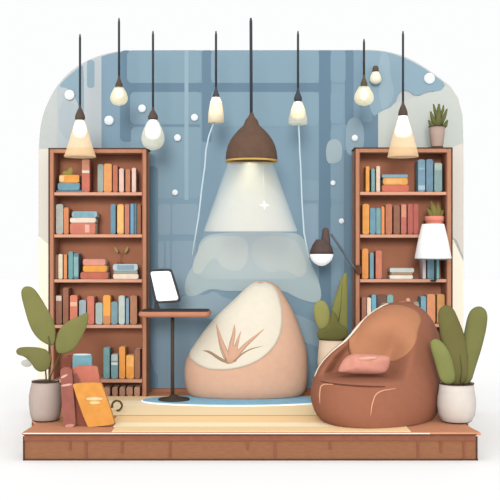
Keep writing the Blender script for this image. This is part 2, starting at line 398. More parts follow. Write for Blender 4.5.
z = flat('L3', 82.8, 107, 262, 268.6, (240, 168, 84), 'orange', 'middle of coloured flat stack', z)
flat('L3', 82.8, 105.5, 254.4, 260.8, (232, 160, 142), 'pink', 'uppermost of coloured flat stack', z)
z = flat('L3', 113, 138.5, 272.4, 277.6, (248, 228, 208), 'cream', 'bottom of pale flat stack', dp=.10)
z = flat('L3', 113.5, 137.6, 269.4, 272.4, (164, 168, 158), 'thin grey-green', 'middle of pale flat stack', z, dp=.10)
flat('L3', 112.8, 137.8, 262.7, 269.4, (214, 232, 238), 'white-blue', 'uppermost of pale flat stack', z, band=(117, 134, (132, 164, 190)), dp=.10)
up('L4', 55.6, 61.8, 295, (148, 104, 86), 'muted brown', [(.8, .97, (212, 196, 186))]); up('L4', 62.8, 68.5, 287.5, (154, 104, 84), 'tallest brown')
up('L4', 69.8, 77.4, 295, (216, 132, 108), 'salmon', [(.62, .76, (244, 188, 160))]); up('L4', 79, 86, 300, (156, 168, 174), 'blue-grey')
up('L4', 87, 94.2, 296, (208, 124, 104), 'brick'); up('L4', 95.4, 102.6, 302.6, (168, 182, 176), 'grey-green')
up('L4', 103, 110.5, 295, (242, 168, 84), 'orange', [(.02, .30, (200, 138, 96))]); up('L4', 111, 117.7, 301.6, (102, 136, 148), 'slate teal')
up('L4', 118.5, 124.8, 295.5, (192, 202, 196), 'pale grey'); up('L4', 125.8, 129, 298, (112, 146, 178), 'thin blue')
up('L4', 130, 137, 295.3, (176, 126, 100), 'light brown')
up('L5', 103.4, 109.6, 347.6, (102, 166, 168), 'teal'); up('L5', 111, 118, 354, (110, 160, 166), 'grey-teal', [(.72, .98, (196, 206, 206)), (.56, .66, (236, 246, 246))])
up('L5', 119, 125.2, 346.5, (240, 164, 88), 'orange'); up('L5', 126, 134, 354.8, (240, 164, 80), 'yellow-orange', [(.5, .97, (246, 182, 104))])
up('L5', 134.4, 140.2, 349, (156, 110, 86), 'dull brown')
for a, b, w in ((104, 110, 'dusty pink'), (112, 117.6, 'dusty pink'), (119.4, 125, 'dusty pink'), (126.3, 132.7, 'dusty pink'), (134, 140, 'dusty pink')):
    up('L6', a, b, 386.8, (196, 148, 124), 'small ' + w)
# right bookcase
up('R1', 365.8, 369.5, 166, (242, 172, 92), 'narrow orange'); up('R1', 371.3, 375, 168.5, (122, 168, 168), 'teal'); up('R1', 376.2, 380.2, 166, (238, 212, 188), 'cream')
z = flat('R1', 382, 409, 183, 190, (216, 122, 102), 'coral', 'bottom of flat stack'); z = flat('R1', 383, 408, 175, 182, (236, 170, 94), 'orange', 'middle of flat stack', z, band=(386, 402, (244, 188, 120)))
flat('R1', 382, 408, 170.6, 174, (118, 172, 194), 'thin blue', 'uppermost of flat stack', z)
up('R1', 418, 425.3, 159.3, (108, 150, 178), 'banded blue', [(.68, .74, (150, 186, 206)), (.06, .2, (186, 214, 230))]); up('R1', 426.2, 433.2, 159, (90, 130, 162), 'dark blue')
up('R1', 434.3, 442.2, 162.6, (130, 164, 162), 'grey-teal', [(.74, .97, (178, 196, 184))])
up('R2', 362.5, 369.4, 203.8, (240, 168, 92), 'wide orange'); up('R2', 370, 375.8, 207.8, (90, 150, 182), 'blue'); up('R2', 376.1, 380.9, 207.8, (110, 166, 168), 'teal')
up('R2', 381.4, 384.6, 206.4, (242, 158, 102), 'narrow orange'); up('R2', 385.6, 392.2, 203.9, (204, 130, 100), 'terracotta'); up('R2', 393.6, 400, 205, (158, 110, 92), 'brown')
up('R2', 401, 406.6, 203.9, (204, 122, 108), 'salmon', [(.56, .97, (226, 158, 128))]); up('R2', 407.7, 413, 203.9, (194, 112, 102), 'rose'); up('R2', 413.3, 418.6, 203.9, (192, 108, 98), 'rose red')
up('R3', 362, 368.5, 248.5, (242, 162, 92), 'orange'); up('R3', 369.8, 373.8, 252.6, (112, 158, 174), 'blue-grey'); up('R3', 375.7, 382, 250.4, (220, 138, 114), 'salmon')
z = flat('R3', 389.6, 413, 273.6, 277.4, (252, 250, 238), 'white', 'bottom of pale flat stack'); z = flat('R3', 391, 412.6, 271, 273.6, (196, 152, 118), 'thin brown', 'middle of pale flat stack', z)
flat('R3', 389.8, 414.2, 266.5, 271, (214, 220, 216), 'light grey', 'uppermost of pale flat stack', z)
up('R3', 422.6, 426, 258.5, (228, 208, 208), 'pale pink'); up('R3', 427.4, 435.6, 255, (110, 160, 184), 'blue'); up('R3', 436, 439.4, 257, (116, 196, 204), 'cyan')
up('R4', 361.7, 366.5, 297, (170, 116, 100), 'brownish pink'); up('R4', 367, 371.2, 297.5, (242, 222, 202), 'cream'); up('R4', 371.6, 376.4, 294.6, (86, 168, 200), 'bright blue')
up('R4', 377, 386.7, 294.5, (132, 96, 86), 'dark brown', dep=.14); up('R4', 387, 393.3, 294.6, (120, 186, 178), 'mint', dep=.14); up('R4', 420.8, 426.3, 296, (100, 162, 188), 'blue', dep=.05)
up('R4', 427, 435.4, 294, (218, 150, 110), 'wide tan'); up('R4', 437, 444.8, 294, (204, 150, 96), 'ochre')

# ---------------------------------------------------------------- pots and plants
def pot(t, px, Y, prof, rgb, k=1.05, outline=True, inset=.006):
    # prof: (py, half width px) from foot to rim; a hollow pot with soil
    X = sx(px, Y); P = [(m_(w, Y), sz(py, Y)) for py, w in prof]
    zb = P[0][1]
    bm = bmesh.new()
    r0 = P[-1][0]
    prof2 = P + [(r0 - inset, P[-1][1]), (r0 - inset * 1.5, P[-1][1] - .03)]
    lathe(bm, prof2, X, Y, 48); obj('pot', bm, mat(rgb, k, noise=.015), t, smooth=True)
    bm = bmesh.new(); lathe(bm, [(P[-1][0] * .86, P[-1][1] - .028), (P[-1][0] * .86, P[-1][1] - .012)], X, Y, 32); obj('soil', bm, DARK, t)
    if outline:
        bm = bmesh.new(); r, z = P[0]; lathe(bm, [(r * .9, z - .001), (r * 1.01, z), (P[1][0] * 1.012, P[1][1])], X, Y, 48); obj('foot_ring', bm, OUT, t, smooth=True)
        bm = bmesh.new(); z = P[-1][1]; lathe(bm, [(r0 + .0035, z - .005), (r0 + .0035, z + .002), (r0 - .004, z + .002)], X, Y, 48, True, False); obj('rim', bm, OUT, t, smooth=True)
def rest(py, Y): return py

# big leafy plant, left
Y = .46; s = 4.167
zf = 0.0
def py_of(z, Y): return 250 - (z - H) * F / (D + Y)
t = thing('potted_plant', 'leafy plant with three broad green leaves in taupe pot at left', 'plant', (sx(45.5, Y), Y, 0))
f0 = py_of(.001, Y)
pot(t, 45.5, Y, [(f0, 11), (f0 - 1.5, 13.5), (413, 15.2), (404, 16.2), (395, 16.2), (388, 15), (381, 13.2)], (194, 176, 167))
LG = (134, 133, 78); LG2 = (126, 124, 74)
def leaf(name, pts, Y, th, rgb, parent, ox, oy, s, cen=None, vein=None, k=1.1):
    bm = bmesh.new(); blob(bm, chaikin(W(pts, Y, ox, oy, s), 2), Y, th, cen=W([cen], Y, ox, oy, s)[0] if cen else None)
    o = obj(name, bm, mat(rgb, k, noise=.04, scale=6), parent, smooth=True)
    if vein:
        v = W(vein, Y - th * .5, ox, oy, s); bm = bmesh.new(); n = len(v)
        tube(bm, [(x, Y - th * .5 - .001, z) for x, z in v], [.004 * (1 - .7 * i / (n - 1)) for i in range(n)], 8)
        obj('vein', bm, mat(tuple(int(c * .72) for c in rgb), 1.0), o, smooth=True)
    return o
leaf('leaf', [(44, 55), (52, 32), (72, 24), (98, 32), (120, 60), (150, 110), (180, 165), (192, 215), (186, 276), (150, 268), (110, 240), (82, 195), (60, 120)], Y - .02, .035, LG, t, 10, 280, s)
leaf('leaf', [(328, 128), (326, 180), (300, 240), (265, 297), (212, 310), (192, 300), (188, 255), (206, 200), (250, 165), (292, 150)], Y - .03, .035, LG, t, 10, 280, s)
leaf('leaf', [(24, 296), (34, 282), (64, 278), (120, 280), (160, 292), (170, 330), (166, 368), (132, 386), (104, 374), (88, 345), (60, 318), (30, 312)], Y - .05, .035, LG2, t, 10, 280, s)
def lstem(pts, Y, r=.006):
    bm = bmesh.new(); v = W(pts, Y, 10, 280, 4.167); tube(bm, [(x, Y, z) for x, z in v], r, 8); obj('stem', bm, mat((92, 88, 52), 1.0), t, smooth=True)
lstem([(152, 445), (150, 400), (148, 375), (140, 350)], Y); lstem([(158, 445), (165, 400), (172, 330), (166, 270), (160, 235)], Y - .035, .004)
lstem([(160, 445), (170, 400), (195, 340), (212, 300), (218, 280)], Y - .02, .005)
leaf('leaf', [(42, 345), (56, 332), (80, 330), (96, 345), (84, 362), (58, 362)], Y + .04, .015, (214, 214, 204), t, 10, 280, s)['label'] = 'small pale grey leaf shadow, built as a blob'  # a leaf's shadow, added as a thin grey blob

# cactus, right front
Y = .40; s = 2.778
t = thing('potted_cactus', 'tall three-lobed green cactus in white pot at the platform right end', 'plant', (sx(456.5, Y), Y, 0))
f0 = py_of(.001, Y)
pot(t, 456.5, Y, [(f0, 12.5), (f0 - 1.5, 15), (414, 18), (405, 19.3), (397, 18.8), (390, 17.5), (383, 16.8)], (236, 226, 218), 1.15)
CG = (116, 111, 64)
leaf('lobe', [(172, 150), (178, 118), (188, 68), (203, 48), (226, 44), (243, 60), (243, 95), (228, 160), (210, 215), (196, 264), (150, 264), (158, 190)], Y + .02, .075, (126, 126, 74), t, 400, 290, s, vein=[(176, 258), (182, 210), (190, 180)])
leaf('lobe', [(104, 80), (108, 52), (126, 40), (148, 48), (164, 85), (180, 125), (190, 200), (186, 264), (128, 264), (122, 180)], Y - .02, .08, CG, t, 400, 290, s, vein=[(168, 258), (172, 220), (166, 180)])
leaf('lobe', [(82, 152), (88, 138), (104, 134), (126, 152), (146, 190), (158, 262), (114, 262), (98, 205)], Y - .055, .06, (140, 144, 84), t, 400, 290, s)

# plant behind the brown bean bag
Y = 1.42; s = 3.333
t = thing('potted_plant', 'green succulent in beige pot tucked behind the brown bean bag', 'plant', (sx(335, Y), Y, 0))
f0 = py_of(.0145, Y)
pot(t, 335.5, Y, [(f0, 12), (f0 - 1.5, 14), (385, 16.5), (360, 18), (338.8, 16.2)], (232, 208, 182), 1.05)
leaf('lobe', [(158, 302), (156, 268), (178, 262), (198, 244), (204, 200), (222, 214), (232, 250), (258, 256), (260, 302)], Y - .06, .05, (112, 110, 60), t, 270, 250, s)
leaf('lobe', [(145, 215), (144, 186), (160, 167), (180, 168), (196, 188), (203, 230), (198, 262), (168, 272), (152, 245)], Y - .03, .06, (156, 154, 92), t, 270, 250, s)
leaf('lobe', [(206, 300), (198, 245), (206, 190), (222, 140), (236, 95), (248, 74), (259, 80), (260, 200), (258, 300)], Y + .0, .06, (138, 138, 78), t, 270, 250, s, vein=[(228, 240), (236, 190), (240, 110)])

# spiky cactus on top of the right bookcase
Y = 1.70
t = thing('potted_cactus', 'small spiky olive cactus in taupe pot on top of right bookcase', 'plant', (sx(437, Y), Y, sz(147.2, YB)))
zt = sz(148.5, YB) + m_(1.1, YB) + .002
f0 = py_of(zt, Y)
pot(t, 437, Y, [(f0, 5.6), (f0 - 1.5, 6), (136, 7.2), (126.6, 8)], (188, 164, 152), 1.1)
bm = bmesh.new()
for pts, r in (([(437, 130), (438.5, 116), (439, 104)], (4.2, 3, 1)), ([(436, 126), (432.5, 118), (430.5, 111.5)], (3, 2.2, .8)), ([(437, 118), (435, 111), (433.4, 104)], (2, 1.6, .7)),
               ([(440, 124), (444.5, 116), (447, 109)], (2.8, 2, .8)), ([(434, 128), (430.5, 124), (428.6, 120)], (2.6, 2, .8)), ([(441, 129), (445.5, 125), (447.5, 120)], (2.6, 2.2, .8)), ([(440, 116), (443, 110), (443.5, 105)], (1.8, 1.4, .6))):
    tube(bm, [at(x, y, Y) for x, y in pts], [m_(q, Y) for q in r], 10)
obj('branches', bm, mat((108, 112, 66), 1.1), t, smooth=True)
# potted plant on right second shelf
Y = YB + .07
t = thing('potted_plant', 'small olive plant in salmon pot on right bookcase, second shelf', 'plant', (sx(435, Y), Y, RS[1]))
f0 = py_of(RS[1] + .001, Y)
pot(t, 434.3, Y, [(f0, 7), (f0 - 1, 7.5), (222, 8.8), (221.5, 9), (221, 9.8), (216.2, 9.8)], (226, 140, 122), .95, outline=False)
bm = bmesh.new()
for pts, r in (([(435, 220), (434, 210), (431, 201)], (5, 4, .7)), ([(434, 219), (429.5, 212), (427, 208)], (4, 2.6, .7)), ([(437, 219), (438.5, 210), (438, 203.5)], (4.5, 3.2, .7)), ([(438, 219), (441.5, 213), (443.5, 210)], (3.6, 2.4, .7))):
    tube(bm, [at(x, y, Y) for x, y in pts], [m_(q, Y) for q in r], 10)
obj('leaves', bm, mat((132, 122, 66), 1.0), t, smooth=True)
# twig in a brown vase, third shelf left
Y = YB + .185
t = thing('vase', 'dark brown round vase holding a twig behind the pale flat books', 'vase', (sx(119, Y), Y, LS[2]))
z0 = LS[2] + .0005
bm = bmesh.new(); X = sx(120, Y); lathe(bm, [(.028, z0), (.038, z0 + .03), (.04, z0 + .07), (.034, z0 + .11), (.024, z0 + .135), (.02, z0 + .15), (.016, z0 + .15)], X, Y, 32); obj('body', bm, mat((140, 92, 62), 1.0), t, smooth=True)
bm = bmesh.new(); tube(bm, [(X, Y, z0 + .13), at(121, 254, Y), at(117, 249, Y)], .002, 8); tube(bm, [at(121, 254, Y), at(126, 250, Y)], .002, 8); obj('twig', bm, mat((110, 100, 60), 1.0), t)
for pts in ([(113.6, 246.5), (117, 248), (119, 253.4), (115.4, 251.5)], [(128.6, 245.5), (128, 251), (124.4, 254), (125, 249)]):
    bm = bmesh.new(); blob(bm, chaikin(W(pts, Y), 2), Y, .008); obj('leaf', bm, mat((158, 146, 88), .9), t, smooth=True)
# sprig on the top flat stack
Y = YB + .07
t = thing('sprig', 'small olive leaf sprig on the orange book, left bookcase top shelf', 'plant', (sx(68, Y), Y, z1))
for pts in ([(61, 172.2), (64, 168), (69, 170), (73, 172), (68, 173)], [(66, 170), (70, 164.5), (72.6, 166), (72.4, 171.6), (70, 172.4)]):
    bm = bmesh.new(); blob(bm, chaikin(W(pts, Y), 2), Y + .005, .01); o = obj('leaf', bm, mat((140, 138, 70), .9), t, smooth=True)
    mn = min(v.co.z for v in o.data.vertices) + o.location.z + t.location.z
    if pts[0][0] == 61: dz = z1 + .0006 - mn
    o.location.z += dz
# two jars on the right fourth shelf, only their tops show over the bean bag
for px, py, w, Yc, rgb, lab in ((385.2, 302.4, 6.6, YB + .065, (172, 154, 134), 'wider grey-tan jar showing over the brown bean bag, right bookcase'), (415.8, 301.4, 3.6, YB + .07, (178, 170, 154), 'narrow grey jar between jar and blue book, right bookcase')):
    X = sx(px, Yc); z0 = RS[3] + .0005; z1_ = sz(py, Yc); r = m_(w, Yc); hh = z1_ - z0
    t = thing('jar', lab, 'jar', (X, Yc, z0))
    bm = bmesh.new(); lathe(bm, [(r * .7, z0), (r, z0 + hh * .3), (r, z0 + hh * .8), (r * .8, z0 + hh * .92)], X, Yc, 32); obj('body', bm, mat(rgb, 1.0), t, smooth=True)
    bm = bmesh.new(); lathe(bm, [(r * .82, z0 + hh * .92), (r * .8, z0 + hh * .97), (r * .5, z1_)], X, Yc, 32); obj('lid', bm, mat(tuple(int(v * .93) for v in rgb), 1.0), t, smooth=True)

# ---------------------------------------------------------------- bean bags
class Body:
    def __init__(s, left, right, yf, yb, p=2.2, dent=None, shear=0.0):
        s.shear = shear
        s.left, s.right, s.yf, s.yb, s.p, s.dent = left, right, yf, yb, p, dent
        s.t0 = left[0][0]; s.t1 = left[-1][0]
    def sec(s, py):
        f, b = interp(s.yf, py), interp(s.yb, py); yc = (f + b) / 2
        l, r = interp(s.left, py), interp(s.right, py)
        return sx(l, yc), sx(r, yc), f, b, sz(py, yc)
    def mesh(s, zmin, n=112, m=110):
        bm = bmesh.new(); rings = []
        for i in range(m + 1):
            u = i / m
            u = .5 - .5 * math.cos(PI * u)
            py = s.t0 + (s.t1 - s.t0) * u
            l, r, f, b, z = s.sec(py); z = max(z, zmin)
            cx, cy, rx, ry = (l + r) / 2, (f + b) / 2, (r - l) / 2, (b - f) / 2
            ring = []
            for k in range(n):
                a = 2 * PI * k / n; ca, sa = math.cos(a), math.sin(a)
                x = cx + rx * math.copysign(abs(ca) ** (2 / s.p), ca); y = cy + ry * math.copysign(abs(sa) ** (2 / s.p), sa)
                if s.dent and sa < 0: y += s.dent(x, z, y)
                dy = s.shear * (x - cx); y += dy; x *= (D + cy + dy) / (D + cy)
                ring.append(bm.verts.new((x, y, z)))
            rings.append(ring)
        for A, Bq in zip(rings, rings[1:]):
            for k in range(n):
                j = (k + 1) % n; bm.faces.new((A[k], A[j], Bq[j], Bq[k]))
        bm.faces.new(rings[0]); bm.faces.new(rings[-1])
        return bm
    def front(s, px, py):            # surface point seen at px,py
        l, r, f, b, z = s.sec(py); cx, cy, rx, ry = (l + r) / 2, (f + b) / 2, (r - l) / 2, (b - f) / 2
        y = f
        for _ in range(4):
            x = sx(px, y); u = min(.995, abs((x - cx) / max(rx, 1e-4)))
            y = cy - ry * (1 - u ** s.p) ** (1 / s.p)
        z = sz(py, (y + cy) / 2 if False else cy) ; z = s.sec(py)[4]
        if s.dent: y += s.dent(x, z, y)
        dy = s.shear * (x - cx)
        return Vector((x * (D + cy + dy) / (D + cy), y + dy, z))
def panel(bm, body, pts, off=.006, rings=10, cen=None, skirt=True, puff=0.0):
    n = len(pts); cx, cy = cen or (sum(p[0] for p in pts) / n, sum(p[1] for p in pts) / n)
    edge = None; prev = None
    for k in range(rings):
        s = 1 - k / rings
        cur = []
        for x, y in pts:
            qx, qy = cx + (x - cx) * s, max(cy + (y - cy) * s, body.t0 + .12)
            ql, qr = interp(body.left, qy), interp(body.right, qy); qx = min(max(qx, ql + .35), qr - .2)
            v = body.front(qx, qy); v.y -= off + puff * (1 - s * s)
            u = (2 * qx - ql - qr) / max(qr - ql, .1); v.x += u ** 3 * off * (1.3 if u < 0 else .4)
            cur.append(bm.verts.new(v))
        if prev is None:
            edge = [bm.verts.new(v.co + Vector((.006 if v.co.x < body.sec(cy)[0] + .12 else 0, off + .012, 0))) for v in cur]
            for i in range(n):
                j = (i + 1) % n; bm.faces.new((edge[i], edge[j], cur[j], cur[i]))
        else:
            for i in range(n):
                j = (i + 1) % n; bm.faces.new((prev[i], prev[j], cur[j], cur[i]))
        prev = cur
    bm.faces.new(prev)

def smooth_tab(tab, n=2): return chaikin(tab, n, closed=False)
# cream bean bag
L_ = smooth_tab([(281, 262), (281.6, 256), (284, 251.5), (287, 247.5), (301, 233), (316, 216.4), (333, 202.4), (348, 192), (358, 186.5), (366, 184.4), (382, 184.8), (392, 187.5), (397, 193), (400, 203), (400.6, 206)])
R_ = smooth_tab([(281, 264), (281.6, 270), (284, 274.5), (287, 278.5), (301, 288), (316, 295.5), (333, 301.5), (348, 306.5), (358, 307.6), (366, 308), (382, 307.6), (392, 304.4), (397, 298), (400, 290), (400.6, 286)])
F_ = smooth_tab([(281, 1.80), (283, 1.73), (290, 1.66), (310, 1.56), (335, 1.46), (360, 1.38), (385, 1.36), (396, 1.40), (400.6, 1.47)])
K_ = smooth_tab([(281, 1.81), (283, 1.86), (290, 1.89), (310, 1.92), (340, 1.93), (380, 1.92), (396, 1.88), (400.6, 1.82)])
cream = Body(L_, R_, F_, K_)
t = thing('bean_bag', 'large cream and tan bean bag on the blue rug', 'bean bag', (sx(246, 1.65), 1.65, .014))
obj('body', cream.mesh(.0145), mat((224, 182, 156), 1.04, noise=.02), t, smooth=True)
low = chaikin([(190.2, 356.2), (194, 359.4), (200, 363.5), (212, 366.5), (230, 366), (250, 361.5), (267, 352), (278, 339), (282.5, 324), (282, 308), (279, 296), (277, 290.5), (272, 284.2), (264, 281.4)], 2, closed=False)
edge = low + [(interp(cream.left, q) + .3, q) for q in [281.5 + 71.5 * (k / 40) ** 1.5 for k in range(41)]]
bm = bmesh.new(); panel(bm, cream, edge, .008, 18, cen=(240, 325)); obj('lit_seat', bm, mat((250, 242, 224), 1.22, noise=.012), t, smooth=True)['label'] = 'lit seat face painted cream'  # light on the seat, painted as a cream sheet over the tan body
def fold(pts, w, rgb, parent, body, lift=.012, name='fold'):
    # raised tapering crease following the bag
    ol = []; n = len(pts)
    c = chaikin(pts, 2, closed=False); n = len(c)
    bm = bmesh.new(); vs = []
    for i, (x, y) in enumerate(c):
        a = c[max(i - 1, 0)]; b = c[min(i + 1, n - 1)]
        dx, dy = b[0] - a[0], b[1] - a[1]; l = math.hypot(dx, dy) or 1
        wd = .8 * interp([(q / (len(w) - 1), v) for q, v in enumerate(w)], i / (n - 1))
        p1 = body.front(x - dy / l * wd, y + dx / l * wd); p2 = body.front(x + dy / l * wd, y - dx / l * wd); pm = body.front(x, y)
        p1.y -= .004; p2.y -= .004; pm.y -= .006 + lift * min(1, wd / 2)
        vs.append([bm.verts.new(p1), bm.verts.new(pm), bm.verts.new(p2), bm.verts.new(pm + Vector((0, .03, 0)))])
    for A, Q in zip(vs, vs[1:]):
        for k in range(4):
            j = (k + 1) % 4; bm.faces.new((A[k], A[j], Q[j], Q[k]))
    bm.faces.new(vs[0]); bm.faces.new(vs[-1])
    return obj(name, bm, mat(rgb, 1.1, noise=0), parent, smooth=True)
cs = lambda pts: [(180 + x / 3.571, 270 + y / 3.571) for x, y in pts]
SHADE_TAN = (222, 178, 152); SHADE_BROWN = (176, 146, 118)  # shade of the creases, painted tan and brown onto the folds
fold(cs([(128, 178), (135, 210), (150, 260), (178, 312)]), (.6, 3, 5, 5.5), SHADE_TAN, t, cream)
fold(cs([(195, 188), (192, 225), (182, 260), (180, 310)]), (.6, 3, 4.6, 5.5), SHADE_TAN, t, cream)
fold(cs([(218, 210), (205, 245), (195, 280), (185, 312)]), (.6, 2.4, 4.2, 5), SHADE_TAN, t, cream)
fold(cs([(302, 202), (265, 232), (225, 265), (190, 308)]), (.5, 2.2, 3.8, 6), SHADE_TAN, t, cream)
fold(cs([(298, 261), (255, 270), (225, 285), (190, 312)]), (.4, 1.3, 1.6, 3), SHADE_BROWN, t, cream)
fold(cs([(78, 280), (105, 282), (140, 305), (175, 320)]), (.8, 2.4, 2.8, 1.6), SHADE_BROWN, t, cream)
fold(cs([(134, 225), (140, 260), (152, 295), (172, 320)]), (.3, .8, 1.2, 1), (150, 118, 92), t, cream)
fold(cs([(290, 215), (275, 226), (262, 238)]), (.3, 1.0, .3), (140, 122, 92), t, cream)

bm = bmesh.new(); panel(bm, cream, chaikin(cs([(176, 250), (170, 285), (165, 312), (172, 322), (190, 320), (206, 300), (214, 276), (200, 262), (190, 258)]), 2), .010, 6, puff=.012); obj('crease_shade', bm, mat((222, 176, 150), 1.1, noise=0), t, smooth=True)  # crease shade where the folds meet, painted as a tan patch
# brown bean bag chair
L_ = smooth_tab([(302, 396), (302.6, 390), (304.5, 384), (309.5, 375), (318.5, 363), (329, 354), (339.5, 345), (350, 331), (362, 319.5), (377, 313), (389, 310.5), (400, 311.5), (411, 316), (418, 323), (424, 334), (427.5, 346), (428.6, 352)])
R_ = smooth_tab([(302, 404), (302.6, 409), (304.5, 415), (309.5, 423), (318.5, 431), (329, 436), (339.5, 439), (350, 441), (362, 442), (377, 442), (389, 442), (400, 440.5), (411, 437), (418, 432), (424, 423), (427.5, 410), (428.6, 402)])
F_ = smooth_tab([(302, .95), (304, .84), (310, .72), (325, .56), (345, .42), (365, .28), (380, .18), (400, .12), (415, .12), (424, .15), (428.6, .22)])
K_ = smooth_tab([(302, .97), (304, 1.06), (310, 1.12), (330, 1.18), (360, 1.22), (400, 1.2), (420, 1.1), (428.6, .95)])
def sstep(a, b, v):
    q = max(0, min(1, (v - a) / (b - a))); return q * q * (3 - 2 * q)
zs = sz(375, .55)
def dent(x, z, y):
    px = x / (D + .5) * F + 250; py = 250 - (z - H) * F / (D + .5)
    low = sstep(377.5, 373.0, py)
    fade = sstep(312, 366, py)
    lx = sstep(interp([(330, 356), (345, 345), (360, 328), (376, 318)], py) - 3, interp([(330, 362), (345, 357), (360, 346), (376, 334)], py) + 2, px)
    rx = 1 - sstep(interp([(330, 396), (350, 394), (376, 384)], py) - 2, interp([(330, 424), (350, 414), (376, 402)], py), px)
    return .30 * low * fade * lx * rx
brown = Body(L_, R_, F_, K_, 2.1, dent, .30)
t = thing('bean_bag_chair', 'brown leather bean bag chair with a hollow seat and pink pillow', 'bean bag', (sx(376, .7), .7, .004))
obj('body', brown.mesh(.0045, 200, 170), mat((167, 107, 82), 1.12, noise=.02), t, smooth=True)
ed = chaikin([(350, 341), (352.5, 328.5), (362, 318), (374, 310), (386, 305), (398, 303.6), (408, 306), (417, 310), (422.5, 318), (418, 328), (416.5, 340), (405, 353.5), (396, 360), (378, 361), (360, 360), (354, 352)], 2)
bm = bmesh.new(); panel(bm, brown, ed, .004, 14, cen=(387, 334)); obj('lit_backrest', bm, mat((200, 138, 102), 1.12, noise=.012), t, smooth=True)['label'] = 'lit backrest painted lighter tan'  # light on the backrest, painted as a paler sheet
ch = lambda pts: [(300 + x / 3.333, 290 + y / 3.333) for x, y in pts]
# cream rim highlight along the left outline, built as a thin tube
bm = bmesh.new()
pp = []
for py in [303.5 + i * 2.6 for i in range(28)]:
    l, r, f, b, z = brown.sec(py); cy = (f + b) / 2
    dy = brown.shear * (l - r) / 2; pp.append(((l + .004) * (D + cy + dy) / (D + cy), cy - .02 + dy, z))
tube(bm, pp, .009, 8); obj('rim_highlight', bm, mat((252, 238, 218), 1.1, noise=0), t, smooth=True)['label'] = 'cream rim highlight'
for pts, w in ((ch([(66, 352), (64, 320), (70, 291), (110, 287)]), (.3, .9, .8, .3)), (ch([(235, 378), (240, 340), (256, 304), (320, 298)]), (.3, .9, .8, .3))):
    fold(pts, w, (238, 176, 138), t, brown, .004, 'seam')  # pale highlights painted along the seams
fold(ch([(68, 284), (120, 285), (200, 288), (284, 291)]), (.4, .8, 1, .4), (110, 66, 50), t, brown, .004, 'seam')
fold(ch([(165, 160), (172, 190), (182, 212)]), (.3, .8, .4), (130, 78, 58), t, brown, .004, 'seam')
bm = bmesh.new(); tube(bm, [at(394, 304.5, .97), at(400, 303, .96), at(405, 301.8, .97)], [.006, .012, .008], 10); obj('top_knot', bm, mat((206, 138, 106), 1.1), t, smooth=True)
bm = bmesh.new(); bmesh.ops.create_uvsphere(bm, u_segments=16, v_segments=10, radius=.018); bmesh.ops.translate(bm, verts=bm.verts, vec=at(408, 300.3, .97)); obj('top_button', bm, mat((232, 176, 146), 1.1), t, smooth=True)
# the backrest's lit area is the paler sheet above
# pink pillow on the seat
Y = .40
t = thing('pillow', 'small pink pillow lying in the seat of brown bean bag', 'pillow', (sx(365, Y), Y, brown.sec(375.6)[4]))
bm = bmesh.new(); blob(bm, chaikin(W([(125, 270), (134, 248), (150, 224), (176, 211), (222, 213), (292, 217), (303, 230), (296, 262), (280, 281), (200, 281), (132, 276)], Y, 300, 290, 3.333), 2), Y, .15, 9)
obj('cover', bm, mat((228, 158, 138), 1.15), t, smooth=True)
bm = bmesh.new(); blob(bm, chaikin(W([(190, 228), (215, 221), (258, 222), (250, 231), (205, 235)], Y - .055, 300, 290, 3.333), 2), Y - .066, .012); obj('patch', bm, mat((242, 184, 166), 1.15), t, smooth=True)['label'] = 'paler pink patch'

# ---------------------------------------------------------------- side table and tablet
Y = 1.38
t = thing('side_table', 'brown side table on dark pole between left bookcase and cream bag', 'table', (sx(172.5, Y), Y, 0))
bm = bmesh.new(); ztop = sz(311.6, 1.20); zbot = sz(317.6, 1.18)
prism_z(bm, [(x, y) for x, y in rrect(sx(138, 1.2), sx(210, 1.2), 1.18, 1.56, .06, 8)], zbot, ztop)
obj('table_top', bm, mat((204, 140, 112), 1.12, stretch=(.6, 5, 5)), t, bevel=.022)
bm = bmesh.new(); prism_z(bm, rrect(sx(140, 1.2), sx(208, 1.2), 1.195, 1.545, .05, 8), ztop - .003, ztop + .004); obj('top_inlay', bm, mat((66, 54, 50), 1.0), t)
X = sx(172.5, Y)
bm = bmesh.new(); lathe(bm, [(.016, .02), (.0155, zbot + .004)], X, Y, 24); obj('pole', bm, mat((84, 70, 60), 1.1), t, smooth=True)
bm = bmesh.new(); lathe(bm, [(.135, .0142), (.132, .024), (.05, .034), (.03, .055), (.016, .06)], sx(174, Y), Y, 40); obj('base', bm, mat((74, 60, 50), 1.0), t, smooth=True)
zt = ztop + .0045
Y = 1.36
t = thing('tablet', 'tablet with blank white screen on a stand on the side table', 'tablet', (sx(158, Y), Y, zt))
q = [(148.0, 271.5), (150, 269.2), (170, 268.6), (172.6, 270.5), (181, 299), (179.5, 302.6), (157, 303.6), (154.2, 301.5)]
bm = bmesh.new(); prism(bm, chaikin(W(q, Y), 1), Y, Y + .014); obj('frame', bm, mat((66, 66, 70), 1.0, noise=0), t, bevel=.003)
q = [(150.6, 273), (152, 271.6), (168.5, 271), (170.6, 272.4), (178.2, 298), (177, 300), (158.6, 301.2), (156.6, 299.6)]
bm = bmesh.new(); prism(bm, W(q, Y), Y - .0015, Y + .002); obj('screen', bm, mat((250, 252, 252), 1.0, noise=0, emit=.35), t)
bm = bmesh.new(); prism(bm, W([(154.5, 299), (159, 300), (158.5, 305), (160.5, 308), (156, 310), (154, 308)], Y + .015), Y + .0145, Y + .03); obj('stand_neck', bm, mat((66, 66, 70), 1.0, noise=0), t)
obj('stand_foot', B(sx(152.5, Y), sx(166, Y), Y - .02, Y + .07, zt, zt + .007), mat((66, 66, 70), 1.0, noise=0), t, bevel=.003)

